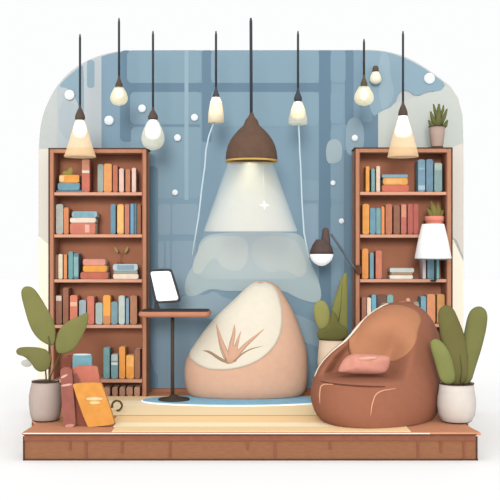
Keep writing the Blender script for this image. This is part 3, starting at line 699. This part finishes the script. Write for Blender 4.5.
# ---------------------------------------------------------------- books leaning at the front left
def lean_book(label, pts, Y, th, rgb, k=1.1, extras=(), shear=.12, pages=None):
    P = [(x, max(z, .0008)) for x, z in W(pts, Y)]
    P = chaikin(P, 1)
    mz = min(z for x, z in P); P = [(x, z - mz + .0008) for x, z in P]
    cx = sum(x for x, z in P) / len(P)
    t = thing('book', label, 'book', (cx, Y, 0), 'books leaning on the deck by the plant')
    def sh(bm):
        for v in bm.verts: v.co.y += v.co.z * shear
        return bm
    bm = bmesh.new(); prism(bm, P, Y, Y + .006); prism(bm, P, Y + th - .006, Y + th); obj('cover', sh(bm), mat(rgb, k), t)
    cz = sum(z for x, z in P) / len(P)
    bm = bmesh.new(); prism(bm, [(cx + (x - cx) * .95, cz + (z - cz) * .97) for x, z in P], Y + .006, Y + th - .006); obj('pages', sh(bm), mat((236, 222, 204), 1.0), t)
    for nm, ep, c in extras:
        bm = bmesh.new(); prism(bm, chaikin(W(ep, Y), 1), Y - .003, Y + .002); obj(nm, sh(bm), mat(c, k), t)
    return t
def el(cx, cy, a, b): return [(cx + a * math.cos(2 * PI * k / 16), cy + b * math.sin(2 * PI * k / 16)) for k in range(16)]
lean_book('big orange book with two pale ovals leaning at the front', [(71.5, 386), (73, 384.2), (99, 383.2), (101.5, 386), (114.3, 421), (113.8, 424.5), (90.5, 427.5), (87, 426.5)], .185, .04, (242, 168, 82), 1.2,
          [('cover_oval', el(94, 399.3, 8.6, 1.7), (250, 222, 178)), ('cover_oval', el(94.5, 403, 5.6, 1.6), (250, 226, 150))])
lean_book('dark maroon book squeezed between orange book and maroon spine', [(71.5, 376), (76, 374), (93, 424), (92, 427), (80, 427), (76, 424)], .24, .03, (150, 84, 70))
lean_book('salmon book showing its upper half behind the orange book', [(69.8, 371), (72, 367.2), (94, 366.6), (97, 369), (101, 396), (107, 424), (82, 425)], .275, .035, (210, 124, 104), 1.15)
lean_book('maroon book with two pink spine bands beside the plant pot', [(58.4, 372), (61, 368.6), (68, 368), (70.4, 371), (75.8, 424), (74.6, 428), (66, 429), (63.6, 427)], .196, .03, (164, 100, 88), 1.1,
          [('spine_band', [(59.6, 377.6), (64.5, 375), (67, 375.4), (64.5, 377.6), (60, 379.4)], (232, 180, 166)), ('spine_band', [(60.2, 385.4), (70.6, 383.8), (70.8, 386), (60.6, 387.6)], (232, 180, 166)), ('spine_band', [(64.6, 425), (74, 423.4), (74, 427), (66, 428)], (214, 150, 140))])
lean_book('teal book standing upright behind the salmon book', [(72.4, 355), (74, 353), (90, 353), (92, 355), (92, 421), (72.4, 421)], .375, .035, (124, 170, 182), 1.1, [('cover_edge', [(73.4, 353.6), (91, 353.6), (91, 355.4), (73.4, 355.4)], (206, 222, 222))], .0)
lean_book('dark brown book standing behind the maroon book', [(60.8, 366), (64, 357), (68.5, 354.4), (72, 356), (72.2, 421), (63.5, 421)], .41, .03, (128, 72, 58), 1.0, (), .0)
Y = .84; bm = bmesh.new(); c = at(117, 405.8, Y); R_c = m_(4.9, Y)
pts = [c + Vector((R_c * math.cos(math.radians(a)), .0, R_c * math.sin(math.radians(a)))) for a in range(205, -85, -12)]
pts.append(pts[-1] + Vector((-.012, .01, -.0)))
mn = min(p.z for p in pts); pts = [p - Vector((0, 0, mn - .012)) for p in pts]
tube(bm, pts, [.0085] * (len(pts) - 3) + [.008, .007, .005], 10)
tag(obj('hook', bm, mat((128, 98, 58), 1.0), smooth=True, origin=(c.x, Y, .004)), 'small curled brown hook standing on the pale planks', 'hook')

# ---------------------------------------------------------------- lamps
GL = glow_mat((250, 220, 176), .42); GC = glow_mat((240, 232, 200), .5); GP = glow_mat((226, 224, 206), .42)  # glows around the small bulbs, built as see-through shells
def bulbmat(rgb, e=.9): return mat(rgb, 1.2, noise=0, emit=e)
def prof_obj(name, prof, px, Y, material, parent, n=40, c0=True, c1=True):
    bm = bmesh.new(); lathe(bm, [(m_(w / 2, Y), sz(py, Y)) for py, w in prof], sx(px, Y), Y, n, c0, c1)
    return obj(name, bm, material, parent, smooth=True)
def pendant(label, px, y0, y1, y2, sw, bulb, brgb, glow_shells, Y=1.4, crgb=(62, 66, 72), srgb=(90, 76, 68), group=None, pull=None, cw=2.3):
    t = thing('pendant_light', label, 'lamp', (sx(px, Y), Y, sz(y2, Y)))
    if y1 > y0:
        bm = bmesh.new(); r = m_(cw / 2, Y); tube(bm, [at(px, y0, Y), at(px, y0 + 4, Y), at(px, y1, Y)], [r * .5, r, r], 10); obj('cord', bm, mat(crgb, 1.0), t, smooth=True)
    h = y2 - y1
    prof_obj('socket', [(y1 - 3, cw), (y1, cw * 1.2), (y1 + h * .25, sw * .6), (y1 + h * .6, sw * .95), (y1 + h * .85, sw), (y2, sw * .8)], px, Y, mat(srgb, 1.0), t)
    prof_obj('bulb', bulb, px, Y, bulbmat(brgb), t)
    for nm, pr, g, open_ in glow_shells:
        prof_obj(nm, pr, px, Y, g, t, 40, False, not open_)
    if pull:
        bm = bmesh.new(); tube(bm, [at(x, y, Y) for x, y in pull], m_(.85, Y), 8); obj('pull_cord', bm, mat((206, 228, 240), 1.1, noise=0), t, smooth=True)
    return t
def bul(y0, y1, w, n=10, neck=.45):
    out = []
    for k in range(n + 1):
        u = k / n; out.append((y0 + (y1 - y0) * u, max(.3, w * (neck + (1 - neck) * math.sin(min(1, u / .6) * PI / 2)) * (math.sqrt(max(0, 1 - ((u - .6) / .4) ** 2)) if u > .6 else 1))))
    return out
pendant('leftmost pendant bulb lamp, glow built as a bell over left bookcase', 80, 34, 108, 120.5, 10, bul(119.5, 138, 13.5), (255, 253, 248), [('glow_shade', [(120, 9), (130, 15), (140, 21), (150, 27), (157, 32)], GL, True)], Y=1.34)
pendant('small round globe pendant lamp, second from left, hung high', 119, 18, 79, 88, 7.5, bul(88.5, 98, 8.5), (252, 248, 232), [('glow_globe', bul(87.5, 105.8, 17.5, 14, .5), GC, False)])
pendant('pendant bulb lamp right of the left bookcase top', 153, 31, 110, 120, 10, bul(119.5, 139.5, 15), (255, 254, 250), [('glow_globe', bul(122, 150.5, 23, 14, .5), GP, False)])
pendant('cream bulb pendant lamp just left of the big brown lamp', 216, 31, 90, 98, 7, [(97.5, 8), (102, 11.5), (108, 13.5), (113, 13), (114, 8)], (246, 234, 208), [('glow_shade', [(98, 8.5), (104, 12.5), (114, 15.5), (122.5, 16)], glow_mat((226, 216, 194), .85), False)],
        srgb=(74, 76, 82), pull=[(214, 122), (209, 136), (206, 150), (205, 165.6), (202.4, 183.8), (198.5, 217.6), (192.3, 255)])
pendant('cream bulb pendant lamp just right of the big brown lamp', 298, 31, 91, 101.5, 8, bul(101, 113, 9.5), (255, 253, 246), [('glow_globe', bul(102, 120, 15, 12, .5), glow_mat((246, 234, 206), .8), False), ('glow_shade', [(102.5, 9), (110, 14), (118, 18.5), (124, 19), (124.6, 15)], GP, False)],
        srgb=(66, 70, 78), pull=[(298.5, 124), (299.4, 140), (299.6, 150), (300.6, 165.6), (302, 202), (304, 233), (309, 258)])
pendant('round pendant lamp with olive socket left of right bookcase', 364, 39, 78, 87, 7, bul(88, 100, 7.5), (255, 244, 240), [('glow_globe', bul(86.8, 106, 19.5, 14, .5), GC, False)], crgb=(60, 62, 52), srgb=(92, 86, 62))
pendant('rightmost pendant bulb lamp, glow built as a bell over right bookcase', 403, 31, 104, 117, 9.5, [(116, 8.5), (122, 11.5), (128, 15), (133, 16.5), (136, 13), (137, 5)], (255, 254, 252), [('glow_shade', [(117, 9), (128, 16), (140, 23), (150, 28), (157, 31)], GL, True)], Y=1.34)
# cordless bulb fixed to the window
Y = YW - .065
t = thing('bulb_lamp', 'small cordless cream bulb fixed high on the blue window', 'lamp', (sx(375.6, Y), Y, sz(72, Y)))
prof_obj('socket', [(66, 4), (67, 5.5), (72, 6.5), (72.5, 5)], 375.6, Y, mat((96, 84, 68), 1.0), t)
prof_obj('bulb', bul(72, 84.4, 11.5, 12, .55), 375.6, Y, bulbmat((240, 238, 218), .2), t)
obj('bracket', B(sx(375, Y), sx(376.2, Y), Y, YW - .004, sz(68, Y), sz(67, Y)), mat((96, 84, 68), 1.0), t)

# the big brown pendant
YP = 1.15
t = thing('pendant_light', 'big brown bell pendant lamp hanging in the middle', 'lamp', (sx(251.3, YP), YP, sz(162, YP)))
bm = bmesh.new(); r = m_(1.5, YP); tube(bm, [at(250.8, 18, YP), at(250.9, 22, YP), at(251.3, 118, YP)], [r * .6, r, r], 12); obj('cord', bm, CORD, t, smooth=True)
outer = [(113, 3.4), (117, 6.5), (120, 12), (123, 14), (126, 17), (130, 26), (135, 35), (140, 42), (146, 47.5), (152, 50.5), (158, 51.8), (161.5, 51.8)]
inner = [(161.5, 50), (158, 49.6), (152, 48), (146, 45), (140, 39), (135, 32), (130, 22), (127, 12)]
prof_obj('lamp_shade', outer + inner, 251.5, YP, mat((104, 80, 66), 1.05), t, 64)
prof_obj('gold_rim', [(160.2, 52.4), (162, 52.4), (162, 49.4), (160.2, 49.4)], 251.5, YP, mat((214, 178, 104), 1.0), t, 64, False, False)
prof_obj('bulb', bul(132, 152, 15), 251.5, YP, mat((255, 244, 214), 1.2, noise=0, emit=1.0), t)
c0, c1 = sz(162.5, YP), sz(231.5, YP)
bm = bmesh.new(); X = sx(250.5, YP); lathe(bm, [(m_(22.6, YP), c0), (m_(46.8, YP), c1 + .01), (m_(46, YP), c1)], X, YP, 64)
h = obj('light_beam', bm, haze_mat((232, 227, 200), 1.7), smooth=False, origin=(X, YP, c0)); tag(h, 'pale cone of lit haze under the big brown pendant', 'light beam', kind='stuff')
bm = bmesh.new(); lathe(bm, [(m_(47, YP), c1 - .002), (m_(56, YP), sz(262, YP)), (m_(57, YP), sz(272, YP)), (m_(46, YP), sz(279, YP))], X, YP, 64)
h = obj('light_haze', bm, haze_mat((226, 230, 220), .16), origin=(X, YP, c1)); tag(h, 'fainter haze spreading below the bright light cone', 'haze', kind='stuff')
sp = bpy.data.lights.new('pendant_lamp', 'SPOT'); sp.energy = 11; sp.color = (1.0, .95, .80); sp.spot_size = math.radians(78); sp.spot_blend = .5; sp.shadow_soft_size = .05
so = bpy.data.objects.new('pendant_lamp', sp); C.objects.link(so); so.location = (X, YP, sz(156, YP)); so.rotation_euler = (math.radians(6), 0, 0)
# light sparkle in the beam, built as a solid white star
Y = YP - .36; pts = []
for k in range(16):
    a = 2 * PI * k / 16; r = {0: 6.2, 1: 2.4, 2: 1.9, 3: 2.4}[k % 4]; pts.append((264.5 + r * math.cos(a), 205 + r * math.sin(a)))
c = at(264.5, 205, Y)
t = thing('light_sparkle', 'tiny white four-pointed light sparkle built into the light cone', 'sparkle', (c.x, Y, c.z))
bm = bmesh.new(); prism(bm, W(pts, Y), Y, Y + .012); obj('star', bm, mat((254, 252, 246), 1.0, noise=0, emit=0), t)
bm = bmesh.new(); tube(bm, [at(264.5, 200, Y + .006), at(263, 163, YP - .17)], .0007, 6); obj('added_thread', bm, mat((240, 238, 226), 1.0, noise=0), t)  # added to hang the built sparkle

# swing-arm lamp on the right bookcase
Y = 1.50
t = thing('arm_lamp', 'dark swing-arm lamp with white bulb reaching left from right bookcase', 'lamp', (sx(358, YB), YB - .01, sz(270, YB)))
bm = bmesh.new(); prism(bm, chaikin(W([(355.5, 266), (358, 264.5), (361.5, 266), (361.5, 273), (358.5, 274.6), (355.5, 272.5)], YB - .03), 1), YB - .05, YB - .005); obj('bracket', bm, mat((96, 62, 44), 1.0), t)
bm = bmesh.new(); tube(bm, [at(331, 234, Y), at(337, 242.5, Y), at(352, 265, YB - .05), at(357, 270.5, YB - .03)], m_(1.35, Y), 10); obj('arm', bm, mat((96, 104, 114), .9), t, smooth=True)
prof_obj('knob', [(227.6, 2), (228.6, 5.2), (230.5, 6.6), (236, 8), (242, 9.4), (246, 9)], 325.6, Y, mat((96, 80, 76), 1.05), t)
prof_obj('lamp_shade', [(239.5, 11), (241, 13), (245, 18.5), (250, 22.5), (254, 24), (254, 21), (250, 18)], 321.6, Y, mat((92, 76, 72), 1.05), t, 48)
prof_obj('bulb', [(253, 23.5), (256, 23.2), (260, 20), (263, 14.5), (265.4, 7), (266, 1)], 321.6, Y, bulbmat((252, 253, 254), .4), t)

# white shade lamp clamped to the right bookcase shelf
Y = YB - .175
t = thing('shelf_lamp', 'white tapered shade lamp clamped to the right bookcase shelf', 'lamp', (sx(435, Y), Y, sz(281, Y)))
prof_obj('lamp_shade', [(224, 21.5), (225, 22.5), (241, 30), (258, 36.6), (258.8, 35.6), (241, 28.5), (225, 21)], 433.0, Y, mat((252, 252, 252), 1.02, noise=0, emit=.12), t, 56, False, False)
bm = bmesh.new(); tube(bm, [at(435.3, 232, Y), at(435.3, 280.5, Y)], m_(1.4, Y), 12); obj('pole', bm, mat((58, 70, 68), 1.1), t, smooth=True)
prof_obj('shade_ring', [(257.5, 34), (259.6, 34), (259.6, 30), (257.5, 30)], 433.0, Y, mat((110, 160, 184), 1.0), t, 48, False, False)
zc = sz(278.8, YB)
obj('clamp_arm', B(sx(435.3, Y) - .008, sx(435.3, Y) + .008, Y, YB + .0012, zc - .022, zc - .008), mat((74, 84, 80), 1.0), t)
obj('spider', B(sx(433, Y) - .13, sx(433, Y) + .13, Y - .003, Y + .003, sz(241, Y), sz(240.3, Y)), mat((74, 84, 80), 1.0), t)

# ---------------------------------------------------------------- camera, daylight
cam = bpy.data.cameras.new('camera'); cam.sensor_width = 36; cam.lens = F * 36 / 500; cam.clip_end = 200
co = bpy.data.objects.new('camera', cam); C.objects.link(co); co.location = (0, -D, H); co.rotation_euler = (PI / 2, 0, 0)
bpy.context.scene.camera = co
w = bpy.data.worlds.new('daylight'); w.use_nodes = True; bpy.context.scene.world = w
wn = w.node_tree; bg = wn.nodes['Background']; bg.inputs[0].default_value = (.98, .985, .985, 1)
# even white behind the stage, made brighter in front and above as added fill
tc = wn.nodes.new('ShaderNodeTexCoord'); dp = wn.nodes.new('ShaderNodeVectorMath'); dp.operation = 'DOT_PRODUCT'; dp.inputs[1].default_value = (-.12, -.85, .5)
mr = wn.nodes.new('ShaderNodeMapRange'); mr.inputs[1].default_value = 0.0; mr.inputs[2].default_value = 1.0; mr.inputs[3].default_value = 1.0; mr.inputs[4].default_value = 2.1
wn.links.new(tc.outputs['Generated'], dp.inputs[0]); wn.links.new(dp.outputs['Value'], mr.inputs[0]); wn.links.new(mr.outputs[0], bg.inputs[1])
sun = bpy.data.lights.new('sun', 'SUN'); sun.energy = 3.2; sun.angle = math.radians(16); sun.color = (1, .97, .92)
s_ = bpy.data.objects.new('sun', sun); C.objects.link(s_); s_.location = (-3, -4, 6); s_.rotation_euler = (math.radians(77), 0, math.radians(-4))
sc = bpy.context.scene
sc.view_settings.view_transform = 'Standard'; sc.view_settings.look = 'None'; sc.view_settings.exposure = 0; sc.view_settings.gamma = 1
sc.view_settings.use_curve_mapping = False
sc.cycles.volume_bounces = 4; sc.cycles.transparent_max_bounces = 12
